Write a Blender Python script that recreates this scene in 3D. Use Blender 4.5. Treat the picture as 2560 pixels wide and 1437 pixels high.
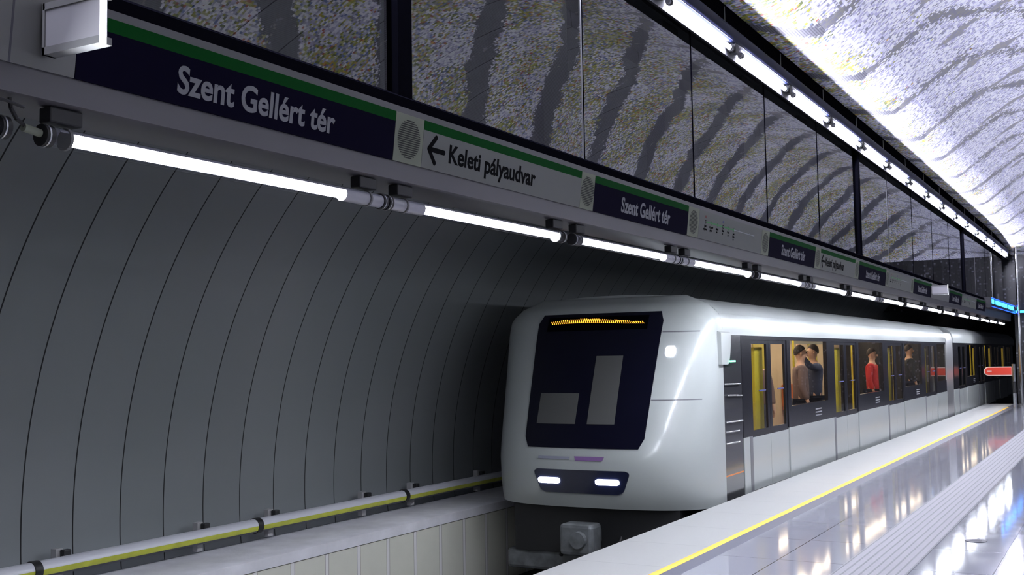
import bpy, bmesh, math, random
from mathutils import Vector, Matrix
random.seed(4)
for _o in list(bpy.data.objects): bpy.data.objects.remove(_o)
SC = bpy.context.scene
COL = SC.collection

# ------------------------------------------------------------------ camera
CAMZ = 1.6
FPX = 2770.0
def _cam():
    vy = Vector((2828-1280, -(872-718.5), -FPX)).normalized()
    vx = -Vector((-3700-1280, -(980-718.5), -FPX))
    vx = (vx - vy*vx.dot(vy)).normalized()
    vz = vx.cross(vy)
    R = Matrix((vx, vy, vz))
    cd = bpy.data.cameras.new('camera'); cd.sensor_width = 36.0
    cd.lens = FPX/2560*36.0; cd.clip_start = 0.05; cd.clip_end = 300
    o = bpy.data.objects.new('camera', cd); COL.objects.link(o)
    o.matrix_world = Matrix.Translation((0, 0, CAMZ)) @ R.to_4x4()
    SC.camera = o
_cam()
# ------------------------------------------------------------------ world, exposure
W = bpy.data.worlds.new('world'); SC.world = W; W.use_nodes = True
W.node_tree.nodes['Background'].inputs[0].default_value = (0.02, 0.022, 0.03, 1)
W.node_tree.nodes['Background'].inputs[1].default_value = 0.3
SC.view_settings.view_transform = 'Standard'
SC.view_settings.look = 'None'
SC.view_settings.gamma = 1
SC.view_settings.use_curve_mapping = False
SC.view_settings.exposure = 0.0
E_LOW, E_UP, E_COVE, E_CAR, E_RIGHT = 330.0, 340.0, 60.0, 3.0, 28.0
END = 36.8          # end wall of the station hall
H = CAMZ

# ------------------------------------------------------------------ materials
def mat(name, col, rough=0.5, metal=0.0, emit=None, es=0.0, spec=0.5, bump=None, var=None, coat=0):
    m = bpy.data.materials.new(name); m.use_nodes = True
    n = m.node_tree.nodes; l = m.node_tree.links
    b = n['Principled BSDF']
    b.inputs['Base Color'].default_value = (*col, 1)
    b.inputs['Roughness'].default_value = rough
    b.inputs['Metallic'].default_value = metal
    b.inputs['Specular IOR Level'].default_value = spec
    b.inputs['Coat Weight'].default_value = coat
    b.inputs['Coat Roughness'].default_value = 0.1
    if emit:
        b.inputs['Emission Color'].default_value = (*emit, 1)
        b.inputs['Emission Strength'].default_value = es
    tc = n.new('ShaderNodeTexCoord')
    if var:
        sc_, amt = var
        nz = n.new('ShaderNodeTexNoise'); nz.inputs['Scale'].default_value = sc_; nz.inputs['Detail'].default_value = 5
        l.new(tc.outputs['Object'], nz.inputs['Vector'])
        mr = n.new('ShaderNodeMapRange'); mr.inputs[1].default_value = .3; mr.inputs[2].default_value = .7
        mr.inputs[3].default_value = 1-amt; mr.inputs[4].default_value = 1+amt
        l.new(nz.outputs[0], mr.inputs[0])
        mx = n.new('ShaderNodeVectorMath'); mx.operation = 'SCALE'; mx.inputs[0].default_value = col
        l.new(mr.outputs[0], mx.inputs['Scale']); l.new(mx.outputs[0], b.inputs['Base Color'])
    if bump:
        sc_, st = bump
        nz = n.new('ShaderNodeTexNoise'); nz.inputs['Scale'].default_value = sc_
        l.new(tc.outputs['Object'], nz.inputs['Vector'])
        bp = n.new('ShaderNodeBump'); bp.inputs['Strength'].default_value = st; bp.inputs['Distance'].default_value = .01
        l.new(nz.outputs[0], bp.inputs['Height']); l.new(bp.outputs[0], b.inputs['Normal'])
    return m

class G:
    """tiny node-graph helper"""
    def __init__(s, name):
        s.m = bpy.data.materials.new(name); s.m.use_nodes = True
        s.n = s.m.node_tree.nodes; s.l = s.m.node_tree.links; s.b = s.n['Principled BSDF']
    def math(s, op, a, b=None, c=None, clamp=False):
        x = s.n.new('ShaderNodeMath'); x.operation = op; x.use_clamp = clamp
        for i, v in enumerate((a, b, c)):
            if v is None: continue
            if isinstance(v, (int, float)): x.inputs[i].default_value = v
            else: s.l.new(v, x.inputs[i])
        return x.outputs[0]
    def mixc(s, f, a, b):
        x = s.n.new('ShaderNodeMix'); x.data_type = 'RGBA'
        for i, v in ((0, f), (6, a), (7, b)):
            if isinstance(v, (int, float)): x.inputs[i].default_value = v
            elif isinstance(v, tuple): x.inputs[i].default_value = (*v, 1)
            else: s.l.new(v, x.inputs[i])
        return x.outputs[2]
    def xyz(s, v):
        x = s.n.new('ShaderNodeSeparateXYZ'); s.l.new(v, x.inputs[0]); return x.outputs
    def comb(s, a, b, c=0.0):
        x = s.n.new('ShaderNodeCombineXYZ')
        for i, v in enumerate((a, b, c)):
            if isinstance(v, (int, float)): x.inputs[i].default_value = v
            else: s.l.new(v, x.inputs[i])
        return x.outputs[0]
    def coord(s, k='Object'):
        return s.n.new('ShaderNodeTexCoord').outputs[k]
    def noise(s, vec, scale, detail=2):
        x = s.n.new('ShaderNodeTexNoise'); x.inputs['Scale'].default_value = scale; x.inputs['Detail'].default_value = detail
        s.l.new(vec, x.inputs['Vector']); return x.outputs[0]
    def white(s, vec):
        x = s.n.new('ShaderNodeTexWhiteNoise'); x.noise_dimensions = '3D'; s.l.new(vec, x.inputs['Vector']); return x.outputs
    def ramp(s, f, stops, const=False):
        x = s.n.new('ShaderNodeValToRGB'); r = x.color_ramp
        if const: r.interpolation = 'CONSTANT'
        while len(r.elements) < len(stops): r.elements.new(0.5)
        for e, (p, c) in zip(r.elements, stops): e.position = p; e.color = (*c, 1)
        s.l.new(f, x.inputs[0]); return x.outputs[0]
    def line(s, v, period, width, off=0.0):
        """1 on a line of given width repeated each period"""
        a = s.math('SUBTRACT', v, off - period*0.5); a = s.math('DIVIDE', a, period); a = s.math('FRACT', a)
        a = s.math('SUBTRACT', a, 0.5); a = s.math('ABSOLUTE', a)
        return s.math('LESS_THAN', a, width/period/2)
    def bump(s, h, st=.3, d=.01):
        x = s.n.new('ShaderNodeBump'); x.inputs['Strength'].default_value = st; x.inputs['Distance'].default_value = d
        s.l.new(h, x.inputs['Height']); s.l.new(x.outputs[0], s.b.inputs['Normal'])
    def set(s, k, v):
        if isinstance(v, (int, float)): s.b.inputs[k].default_value = v
        elif isinstance(v, tuple): s.b.inputs[k].default_value = (*v, 1)
        else: s.l.new(v, s.b.inputs[k])

def mat_lining():
    g = G('enamel_lining'); c = g.coord(); x, y, z = g.xyz(c)
    j = g.line(y, 0.5, 0.013, 5.92)
    cell = g.math('FLOOR', g.math('DIVIDE', g.math('SUBTRACT', y, 5.92), 0.5))
    wn = g.white(g.comb(cell, 0.0, 0.0))[0]
    base = g.mixc(g.noise(c, 0.35, 4), (.21, .24, .245), (.28, .28, .30))
    k = g.math('MULTIPLY_ADD', wn, .10, .95)
    v = g.n.new('ShaderNodeVectorMath'); v.operation = 'SCALE'; g.l.new(base, v.inputs[0]); g.l.new(k, v.inputs['Scale'])
    g.set('Base Color', g.mixc(j, v.outputs[0], (.012, .012, .014)))
    g.set('Roughness', .45); g.set('Metallic', .4)
    g.bump(g.math('ADD', g.math('SUBTRACT', 1.0, j), g.math('MULTIPLY', g.noise(c, 1.2, 3), .25)), .25, .01)
    return g.m

def mat_mosaic():
    g = G('mosaic_vault'); uv = g.coord('UV'); u, v, _ = g.xyz(uv)      # u = metres along hall, v = metres around the arch
    T = 0.034
    cu = g.math('FLOOR', g.math('DIVIDE', u, T)); cv = g.math('FLOOR', g.math('DIVIDE', v, T))
    cell = g.comb(cu, cv, 0.0)
    w = g.white(cell)[0]; w2 = g.white(g.comb(cu, cv, 7.3))[0]
    pos = g.comb(u, v, 0.0)
    # blurred colour families, stretched round the arch
    n1 = g.noise(g.comb(g.math('MULTIPLY', u, 1.0), g.math('MULTIPLY', v, .55), 3.0), 1.3, 3)
    pale = g.ramp(w, [(0, (.56, .54, .74)), (.22, (.80, .80, .90)), (.46, (.94, .94, .98)), (.70, (.46, .46, .56)), (.82, (.26, .26, .34)), (.88, (.97, .97, .97))], True)
    warm = g.ramp(w, [(0, (.42, .42, .05)), (.24, (.58, .58, .22)), (.42, (.52, .52, .68)), (.56, (.50, .12, .06)), (.62, (.16, .20, .06)), (.74, (.16, .24, .50)), (.86, (.70, .42, .08)), (.91, (.30, .30, .38))], True)
    f = g.math('ADD', n1, g.math('MULTIPLY', g.math('SUBTRACT', w2, .5), .35))
    def curve(pts):
        # piecewise linear function of v
        x = g.n.new('ShaderNodeFloatCurve'); cm = x.mapping; cv_ = cm.curves[0]
        vm = 9.0; mx = max(p[1] for p in pts) or 1
        while len(cv_.points) < len(pts): cv_.points.new(.5, .5)
        for q, (a_, b_) in zip(cv_.points, pts): q.location = (a_/vm, b_/mx); q.handle_type = 'VECTOR'
        cm.update(); g.l.new(g.math('DIVIDE', v, vm), x.inputs['Value'])
        return g.math('MULTIPLY', x.outputs[0], mx)
    thr = curve([(0, .50), (.45, .50), (.8, .78), (2.3, .78), (3.2, .50), (9, .47)])
    isw = g.math('GREATER_THAN', f, thr)
    col = g.mixc(isw, pale, warm)
    # swirling grey ribs: a short slant at the edge, round the near flank, then sweeping along the hall
    h = curve([(0, 0), (.55, 1.2), (1.7, 1.5), (4.2, 6.4), (5.3, 7.7), (6.0, 8.5), (9, 11)])
    ph = g.math('SUBTRACT', u, h)
    nn = g.math('MULTIPLY', g.math('SUBTRACT', g.noise(pos, 2.2, 3), .5), .40)
    P = 2.19
    a = g.math('FRACT', g.math('DIVIDE', g.math('ADD', g.math('SUBTRACT', ph, .33), nn), P))
    a = g.math('ABSOLUTE', g.math('SUBTRACT', a, .5))
    wd = curve([(0, .085), (.5, .07), (.9, .05), (2.4, .06), (3.4, .135), (9, .15)])
    blot = g.math('MAXIMUM', g.math('MULTIPLY_ADD', g.noise(g.comb(u, v, 4.0), 3.0, 2), g.math('MULTIPLY_ADD', curve([(0, 0), (.7, 0), (1.1, 1), (2.6, 1), (3.1, 0), (9, 0)]), 5.0, 1.3), g.math('MULTIPLY_ADD', curve([(0, 0), (.7, 0), (1.1, 1), (2.6, 1), (3.1, 0), (9, 0)]), -2.3, .35)), 0.0)
    lim = g.math('ADD', g.math('MULTIPLY', wd, blot), g.math('MULTIPLY', g.math('SUBTRACT', w2, .5), curve([(0, .04), (.7, .05), (1.1, .15), (2.6, .15), (3.2, .05), (9, .05)])))
    rib = g.math('LESS_THAN', a, lim)
    row = g.line(v, .024, .009)
    grey = g.mixc(row, (.17, .17, .20), (.075, .075, .09))
    mid = g.math('MULTIPLY', g.math('GREATER_THAN', v, .65), g.math('LESS_THAN', v, 2.9))
    grey = g.mixc(mid, grey, g.mixc(w, (.22, .22, .30), (.30, .29, .24)))
    col = g.mixc(rib, col, grey)
    b = g.math('ABSOLUTE', g.math('SUBTRACT', g.math('FRACT', g.math('DIVIDE', g.math('ADD', u, nn), 1.75)), .5))
    dl = curve([(0, 0), (1.3, 0), (1.7, .05), (2.8, .05), (3.3, 0), (9, 0)])
    dz = g.math('LESS_THAN', b, g.math('ADD', g.math('MULTIPLY', dl, blot), g.math('MULTIPLY', g.math('SUBTRACT', w2, .6), .05)))
    col = g.mixc(dz, col, g.mixc(w, (.30, .30, .40), (.40, .38, .31)))
    g.set('Base Color', col); g.set('Roughness', .45)
    g.bump(w, .35, .004)
    return g.m

def mat_floor():
    g = G('polished_granite'); c = g.coord(); x, y, z = g.xyz(c)
    j1 = g.line(y, 1.0, .006, 9.69)
    xs = [(-2.49, .008), (-.94, .008), (.6, .008), (2.1, .008)]
    j = j1
    for p, w in xs:
        j = g.math('MAXIMUM', j, g.math('LESS_THAN', g.math('ABSOLUTE', g.math('SUBTRACT', x, p)), w/2))
    spk = g.noise(c, 260, 2)
    base = g.mixc(spk, (.17, .17, .195), (.27, .27, .295))
    big = g.noise(c, .9, 3)
    base = g.mixc(g.math('MULTIPLY', big, .35), base, (.19, .20, .24))
    cell = g.white(g.comb(g.math('FLOOR', g.math('SUBTRACT', y, 9.69)), g.math('FLOOR', g.math('DIVIDE', x, 1.55)), 0.0))[0]
    base = g.mixc(g.math('MULTIPLY', cell, .18), base, (.30, .31, .34))
    g.set('Base Color', g.mixc(j, base, (.03, .03, .04)))
    g.set('Roughness', g.math('MULTIPLY_ADD', g.noise(c, 5, 4), .06, .04)); g.set('Specular IOR Level', .25)
    g.bump(g.math('ADD', g.math('MULTIPLY', g.noise(c, 3.0, 2), .6), g.math('MULTIPLY', j, -1.0)), .10, .004)
    return g.m

def mat_edge_slab():
    g = G('flamed_edge_slab'); c = g.coord(); x, y, z = g.xyz(c)
    j = g.line(y, 1.0, .005, 9.04)
    base = g.mixc(g.noise(c, 300, 2), (.40, .40, .40), (.52, .51, .51))
    base = g.mixc(g.math('MULTIPLY', g.noise(c, 2.5, 4), .35), base, (.50, .50, .49))
    g.set('Base Color', g.mixc(j, base, (.25, .25, .26))); g.set('Roughness', .5)
    g.bump(g.noise(c, 180, 2), .25, .003)
    return g.m

def mat_parapet_panels():
    g = G('cream_parapet_panels'); c = g.coord(); x, y, z = g.xyz(c)
    j = g.line(y, .52, .05, 8.35); e = g.line(y, .52, .062, 8.35)
    base = g.mixc(g.noise(c, 4, 4), (.64, .63, .55), (.72, .71, .63))
    base = g.mixc(e, base, (.22, .21, .18)); base = g.mixc(j, base, (.78, .76, .76))
    g.set('Base Color', base); g.set('Roughness', .7)
    g.bump(g.noise(c, 25, 4), .2, .004)
    return g.m

def mat_glass(name, tint=(.8, .83, .82), ior=1.55, rough=.0, wav=0.0):
    m = bpy.data.materials.new(name); m.use_nodes = True
    n = m.node_tree.nodes; l = m.node_tree.links
    for x in list(n):
        if x.type != 'OUTPUT_MATERIAL': n.remove(x)
    out = [x for x in n if x.type == 'OUTPUT_MATERIAL'][0]
    t = n.new('ShaderNodeBsdfTransparent'); t.inputs[0].default_value = (*tint, 1)
    gl = n.new('ShaderNodeBsdfGlossy'); gl.inputs['Roughness'].default_value = rough
    fr = n.new('ShaderNodeFresnel'); fr.inputs[0].default_value = ior
    mx = n.new('ShaderNodeMixShader')
    ge = n.new('ShaderNodeNewGeometry'); mm = n.new('ShaderNodeMath'); mm.operation = 'SUBTRACT'; mm.inputs[0].default_value = 1
    l.new(ge.outputs['Backfacing'], mm.inputs[1]); m2 = n.new('ShaderNodeMath'); m2.operation = 'MULTIPLY'
    l.new(fr.outputs[0], m2.inputs[0]); l.new(mm.outputs[0], m2.inputs[1])
    l.new(m2.outputs[0], mx.inputs[0]); l.new(t.outputs[0], mx.inputs[1]); l.new(gl.outputs[0], mx.inputs[2])
    l.new(mx.outputs[0], out.inputs[0])
    if wav:
        tc = n.new('ShaderNodeTexCoord'); nz = n.new('ShaderNodeTexNoise'); nz.inputs['Scale'].default_value = .9
        l.new(tc.outputs['Object'], nz.inputs['Vector'])
        bp = n.new('ShaderNodeBump'); bp.inputs['Strength'].default_value = wav; bp.inputs['Distance'].default_value = .02
        l.new(nz.outputs[0], bp.inputs['Height']); l.new(bp.outputs[0], gl.inputs['Normal']); l.new(bp.outputs[0], fr.inputs['Normal'])
    return m

def mat_endwall():
    g = G('black_speckled_mosaic'); c = g.coord(); x, y, z = g.xyz(c)
    cell = g.comb(g.math('FLOOR', g.math('DIVIDE', x, .05)), g.math('FLOOR', g.math('DIVIDE', z, .05)), 0.0)
    w = g.white(cell)[0]
    g.set('Base Color', g.ramp(w, [(0, (.006, .006, .010)), (.86, (.03, .03, .04)), (.95, (.12, .12, .15))], True))
    g.set('Roughness', .35); return g.m

M = dict(
    flange=mat('pale_grey_flange', (.018, .018, .021), .7, 0, spec=.1),
    blackm=mat('matt_black_frame', (.003, .003, .005), 1.0, spec=0.0),
    lining=mat_lining(), mosaic=mat_mosaic(), floor=mat_floor(), slab=mat_edge_slab(), parapet=mat_parapet_panels(),
    endwall=mat_endwall(),
    glass=mat_glass('station_glass', (.60, .61, .59), 1.85, .0, .03),
    carglass=mat_glass('tinted_car_glass', (.86, .84, .80), 1.35),
    tubeglass=mat_glass('clear_tube_sleeve', (.93, .94, .96), 1.25, .12),
    concrete=mat('pale_concrete', (.74, .73, .78), .8, bump=(30, .3), var=(3, .12)),
    dark=mat('track_bed_dark', (.02, .02, .022), .85, bump=(12, .6), var=(4, .4)),
    ballastless=mat('track_concrete', (.05, .05, .05), .9, bump=(8, .4), var=(2, .3)),
    black=mat('black_frame', (.008, .008, .012), .45),
    post=mat('dark_steel_post', (.012, .012, .016), .6),
    gasket=mat('grey_gasket', (.12, .12, .13), .5),
    beam=mat('brushed_grey_metal', (.105, .10, .11), .38, .3, var=(1.5, .08)),
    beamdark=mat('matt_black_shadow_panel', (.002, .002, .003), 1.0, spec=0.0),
    blueprof=mat('dark_blue_metal', (.003, .005, .022), .6, 0, spec=.12, var=(2, .2)),
    navy=mat('navy_sign', (.003, .002, .012), .8, spec=.05),
    green=mat('green_stripe', (.002, .055, .008), .7, spec=.06),
    signwhite=mat('white_sign', (.175, .18, .17), .7, spec=.15),
    cream=mat('cream_speaker_panel', (.22, .235, .185), .7, spec=.15),
    letter=mat('pale_lettering', (.22, .22, .24), .7, spec=.2),
    ink=mat('black_lettering', (.004, .004, .005), .8, spec=.05),
    mapgreen=mat('map_line_green', (.03, .22, .05), .5),
    mapgrey=mat('map_line_grey', (.27, .29, .31), .5),
    mapred=mat('map_dark_red', (.20, .04, .04), .5),
    mapblue=mat('map_dark_blue', (.05, .06, .2), .5),
    slot=mat('speaker_slot', (.015, .015, .014), .7),
    white=mat('white_enamel_panel', (.16, .16, .155), .4, var=(1, .05)),
    bladegrey=mat('blade_sign_face', (.28, .275, .29), .4),
    alu=mat('aluminium', (.55, .55, .57), .3, .8),
    chrome=mat('stainless_steel', (.6, .6, .62), .2, 1.0),
    rubber=mat('black_rubber', (.012, .012, .014), .5),
    capgrey=mat('grey_plastic', (.16, .16, .16), .5),
    reflector=mat('white_reflector', (.30, .30, .33), .4),
    deadtube=mat('frosted_tube_end', (.42, .41, .43), .3),
    tube=mat('lit_tube', (1, 1, 1), .5, emit=(.88, .92, 1.0), es=E_LOW),
    tube2=mat('lit_upper_tube', (1, 1, 1), .5, emit=(.80, .81, 1.0), es=E_UP),
    cove=mat('lit_cove_tube', (1, 1, 1), .5, emit=(.80, .82, 1.0), es=E_COVE),
    right=mat('lit_far_side_tube', (1, 1, 1), .5, emit=(.84, .88, 1.0), es=E_RIGHT),
    edgeglow=mat('lit_sign_edge', (1, 1, 1), .5, emit=(.85, .85, 1.0), es=4.0),
    ledglow=mat('blue_led_glow', (.0, .02, .1), .4, emit=(.01, .05, 1.0), es=6.0),
    ledcyan=mat('cyan_led', (.0, .1, .2), .4, emit=(.03, .38, 1.0), es=7.0),
    railwhite=mat('white_pipe', (.62, .62, .68), .3),
    railyellow=mat('yellow_green_band', (.50, .52, .06), .35, var=(6, .18)),
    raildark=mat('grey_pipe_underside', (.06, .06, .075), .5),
    bracket=mat('bracket_steel', (.40, .39, .40), .5, .2),
    yellow=mat('yellow_line_paint', (.80, .47, .07), .7, spec=.2),
    darkband=mat('dark_grey_floor_band', (.09, .09, .115), .45, spec=.25),
    tactile=mat('tactile_paving_stone', (.20, .195, .21), .65, spec=.2, var=(40, .08)),
    groove=mat('tactile_groove', (.05, .05, .06), .6),
    disc=mat('steel_cover', (.25, .25, .28), .25, .8),
    carwhite=mat('white_car_paint', (.43, .455, .45), .3, coat=.35),
    cargrey=mat('light_grey_seam_and_shade', (.17, .17, .19), .4),
    roofgrey=mat('grey_roof', (.36, .38, .38), .45),
    carblack=mat('glossy_black_band', (.012, .012, .016), .22, spec=.4),
    carglossdoor=mat('dark_cab_door', (.035, .035, .04), .2, coat=.5),
    screen=mat('windscreen_black_glass', (.004, .004, .012), .12, spec=.3),
    cabreflect=mat('cab_reflection_grey', (.09, .09, .09), .6, spec=.2),
    inter=mat('car_interior_cream', (.62, .50, .36), .6),
    interfloor=mat('car_floor_grey', (.15, .14, .14), .6),
    ceilcar=mat('car_ceiling', (.7, .66, .6), .5),
    carlight=mat('car_ceiling_light', (1, 1, 1), .5, emit=(1.0, .86, .68), es=E_CAR*5),
    yellowleaf=mat('yellow_door_panel', (.60, .52, .05), .4),
    seat=mat('orange_seat', (.5, .16, .06), .6),
    head=mat('lit_headlight', (1, 1, 1), .4, emit=(.92, .94, 1.0), es=14.0),
    navybox=mat('dark_blue_lamp_panel', (.006, .009, .035), .25, coat=.5),
    amber=mat('amber_led', (.3, .1, .0), .4, emit=(1.0, .38, .03), es=2.6),
    greenled=mat('green_signal_light', (.1, .4, .2), .4, emit=(.15, 1.0, .5), es=5.0),
    purple=mat('purple_emblem', (.22, .12, .30), .4),
    emblemgrey=mat('grey_emblem', (.28, .29, .36), .4),
    redsign=mat('red_sign', (.55, .035, .015), .4, emit=(.9, .06, .03), es=.12),
    redborder=mat('pale_sign_border', (.75, .66, .60), .4),
    steelgrey=mat('running_gear_steel', (.16, .17, .18), .5, .3, var=(8, .3)),
    underdark=mat('underframe_black', (.012, .012, .014), .6),
    railsteel=mat('rail_steel', (.30, .28, .27), .3, .9),
    skin=mat('skin', (.55, .34, .25), .6), hair=mat('dark_hair', (.03, .02, .015), .7),
    coatred=mat('red_coat', (.55, .03, .03), .8), coatnavy=mat('navy_jacket', (.04, .05, .10), .8),
    coatgrey=mat('grey_brown_coat', (.16, .11, .11), .8), coatblack=mat('black_coat', (.02, .02, .022), .8),
    trousers=mat('dark_trousers', (.03, .035, .06), .85), shoe=mat('dark_shoe', (.02, .015, .012), .5),
    eye=mat('dark_eye', (.02, .015, .01), .3), lips=mat('lips', (.42, .16, .14), .6),
    orange=mat('orange_tip', (.75, .22, .04), .4),
)

# ------------------------------------------------------------------ mesh helpers
class MB:
    def __init__(s): s.v = []; s.f = []
    def add(s, vs, fs):
        b = len(s.v); s.v += [tuple(p) for p in vs]; s.f += [tuple(b+i for i in f) for f in fs]; return s
    def box(s, x0, x1, y0, y1, z0, z1):
        v = [(x, y, z) for z in (z0, z1) for y in (y0, y1) for x in (x0, x1)]
        return s.add(v, [(0, 2, 3, 1), (4, 5, 7, 6), (0, 1, 5, 4), (2, 6, 7, 3), (0, 4, 6, 2), (1, 3, 7, 5)])
    def bbox(s, x0, x1, y0, y1, z0, z1, r=.01):
        """box with chamfered edges"""
        bm = bmesh.new(); bmesh.ops.create_cube(bm, size=1)
        for v in bm.verts:
            v.co = Vector(((x0+x1)/2 + v.co.x*(x1-x0), (y0+y1)/2 + v.co.y*(y1-y0), (z0+z1)/2 + v.co.z*(z1-z0)))
        bmesh.ops.bevel(bm, geom=bm.edges[:], offset=r, segments=2, affect='EDGES', profile=.5)
        bm.verts.index_update()
        s.add([v.co[:] for v in bm.verts], [[v.index for v in f.verts] for f in bm.faces]); bm.free(); return s
    def tube(s, p0, p1, r, n=16, r1=None, cap=True, a0=0, a1=2*math.pi):
        p0 = Vector(p0); p1 = Vector(p1); d = (p1-p0).normalized(); r1 = r if r1 is None else r1
        up = Vector((0, 0, 1)) if abs(d.z) < .9 else Vector((1, 0, 0))
        e1 = d.cross(up).normalized(); e2 = e1.cross(d).normalized()
        full = abs(a1-a0-2*math.pi) < 1e-6; m = n if full else n+1
        vs = []
        for p, rr in ((p0, r), (p1, r1)):
            for i in range(m):
                a = a0+(a1-a0)*i/n; vs.append(p+e1*math.cos(a)*rr+e2*math.sin(a)*rr)
        fs = []
        for i in range(n):
            j = (i+1) % m; fs.append((i, j, m+j, m+i))
        if cap and full: fs += [tuple(range(m))[::-1], tuple(range(m, 2*m))]
        return s.add(vs, fs)
    def prism_y(s, pts, y0, y1, cap=True):
        """closed XZ polygon extruded along Y"""
        n = len(pts); vs = [(x, y0, z) for x, z in pts]+[(x, y1, z) for x, z in pts]
        fs = [(i, (i+1) % n, n+(i+1) % n, n+i) for i in range(n)]
        if cap: fs += [tuple(range(n))[::-1], tuple(range(n, 2*n))]
        return s.add(vs, fs)
    def path(s, pts, r, n=8):
        for a, b in zip(pts, pts[1:]): s.tube(a, b, r, n)
        return s
    def sphere(s, c, r, n=12, sc=(1, 1, 1)):
        vs = []; fs = []; m = n//2
        for i in range(m+1):
            t = math.pi*i/m
            for j in range(n):
                a = 2*math.pi*j/n
                vs.append((c[0]+r*sc[0]*math.sin(t)*math.cos(a), c[1]+r*sc[1]*math.sin(t)*math.sin(a), c[2]+r*sc[2]*math.cos(t)))
        for i in range(m):
            for j in range(n):
                fs.append((i*n+j, (i+1)*n+j, (i+1)*n+(j+1) % n, i*n+(j+1) % n))
        return s.add(vs, fs)
    def obj(s, name, m, parent=None, smooth=False, fix=True):
        me = bpy.data.meshes.new(name); me.from_pydata(s.v, [], s.f)
        if fix:
            bm = bmesh.new(); bm.from_mesh(me); bmesh.ops.recalc_face_normals(bm, faces=bm.faces); bm.to_mesh(me); bm.free()
        me.materials.append(m if not isinstance(m, str) else M[m])
        if smooth:
            for p in me.polygons: p.use_smooth = True
            try: me.set_sharp_from_angle(angle=math.radians(smooth if smooth is not True else 40))
            except Exception: pass
        o = bpy.data.objects.new(name, me); COL.objects.link(o)
        if parent is not None:
            o.parent = parent
        return o

def thing(name, label, cat, loc=(0, 0, 0), group=None, rotz=0):
    o = bpy.data.objects.new(name, None); COL.objects.link(o); o.empty_display_size = .1
    o.location = loc; o.rotation_euler = (0, 0, rotz); o['label'] = label; o['category'] = cat
    if group: o['group'] = group
    return o
def tag(o, label, cat, group=None):
    o['label'] = label; o['category'] = cat
    if group: o['group'] = group
    return o
def struct(o): o['kind'] = 'structure'; return o
def stuff(o): o['kind'] = 'stuff'; return o
KIDS = {}
def kids(o): return [c for c in bpy.data.objects if c.parent == o]
def dup(root, loc, label, group=None):
    r = root.copy(); COL.objects.link(r); r.location = loc; r['label'] = label
    if group: r['group'] = group
    for ch in kids(root):
        c = ch.copy(); COL.objects.link(c); c.parent = r
        for g in kids(ch):
            d = g.copy(); COL.objects.link(d); d.parent = c
    return r
ORD = ['first', 'second', 'third', 'fourth', 'fifth', 'sixth', 'seventh', 'eighth', 'ninth', 'tenth', 'eleventh', 'twelfth', 'thirteenth',
       'fourteenth', 'fifteenth', 'sixteenth', 'seventeenth', 'eighteenth', 'nineteenth', 'twentieth', 'twenty-first', 'twenty-second', 'twenty-third', 'twenty-fourth']

def text_mesh(body, size, name, m, parent, mtx, xs=1.0, bold=0.0, align='LEFT', ext=.001):
    cu = bpy.data.curves.new(name, 'FONT'); cu.body = body; cu.size = size; cu.align_x = align
    cu.offset = bold; cu.extrude = ext; cu.resolution_u = 4
    t = bpy.data.objects.new(name+'_tmp', cu); COL.objects.link(t)
    bpy.context.view_layer.update()
    me = bpy.data.meshes.new_from_object(t.evaluated_get(bpy.context.evaluated_depsgraph_get()))
    bpy.data.objects.remove(t); bpy.data.curves.remove(cu)
    me.transform(mtx @ Matrix.Diagonal((xs, 1, 1, 1)))
    me.materials.clear(); me.materials.append(M[m])
    o = bpy.data.objects.new(name, me); COL.objects.link(o); o.parent = parent
    return o

def spline(pts, k=8):
    """Catmull-Rom through XZ points"""
    out = []
    P = [pts[0]]+list(pts)+[pts[-1]]
    for i in range(1, len(P)-2):
        p0, p1, p2, p3 = P[i-1], P[i], P[i+1], P[i+2]
        for j in range(k):
            t = j/k
            out.append(tuple(.5*((2*p1[a])+(-p0[a]+p2[a])*t+(2*p0[a]-5*p1[a]+4*p2[a]-p3[a])*t*t+(-p0[a]+3*p1[a]-3*p2[a]+p3[a])*t**3) for a in (0, 1)))
    out.append(tuple(pts[-1])); return out

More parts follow.
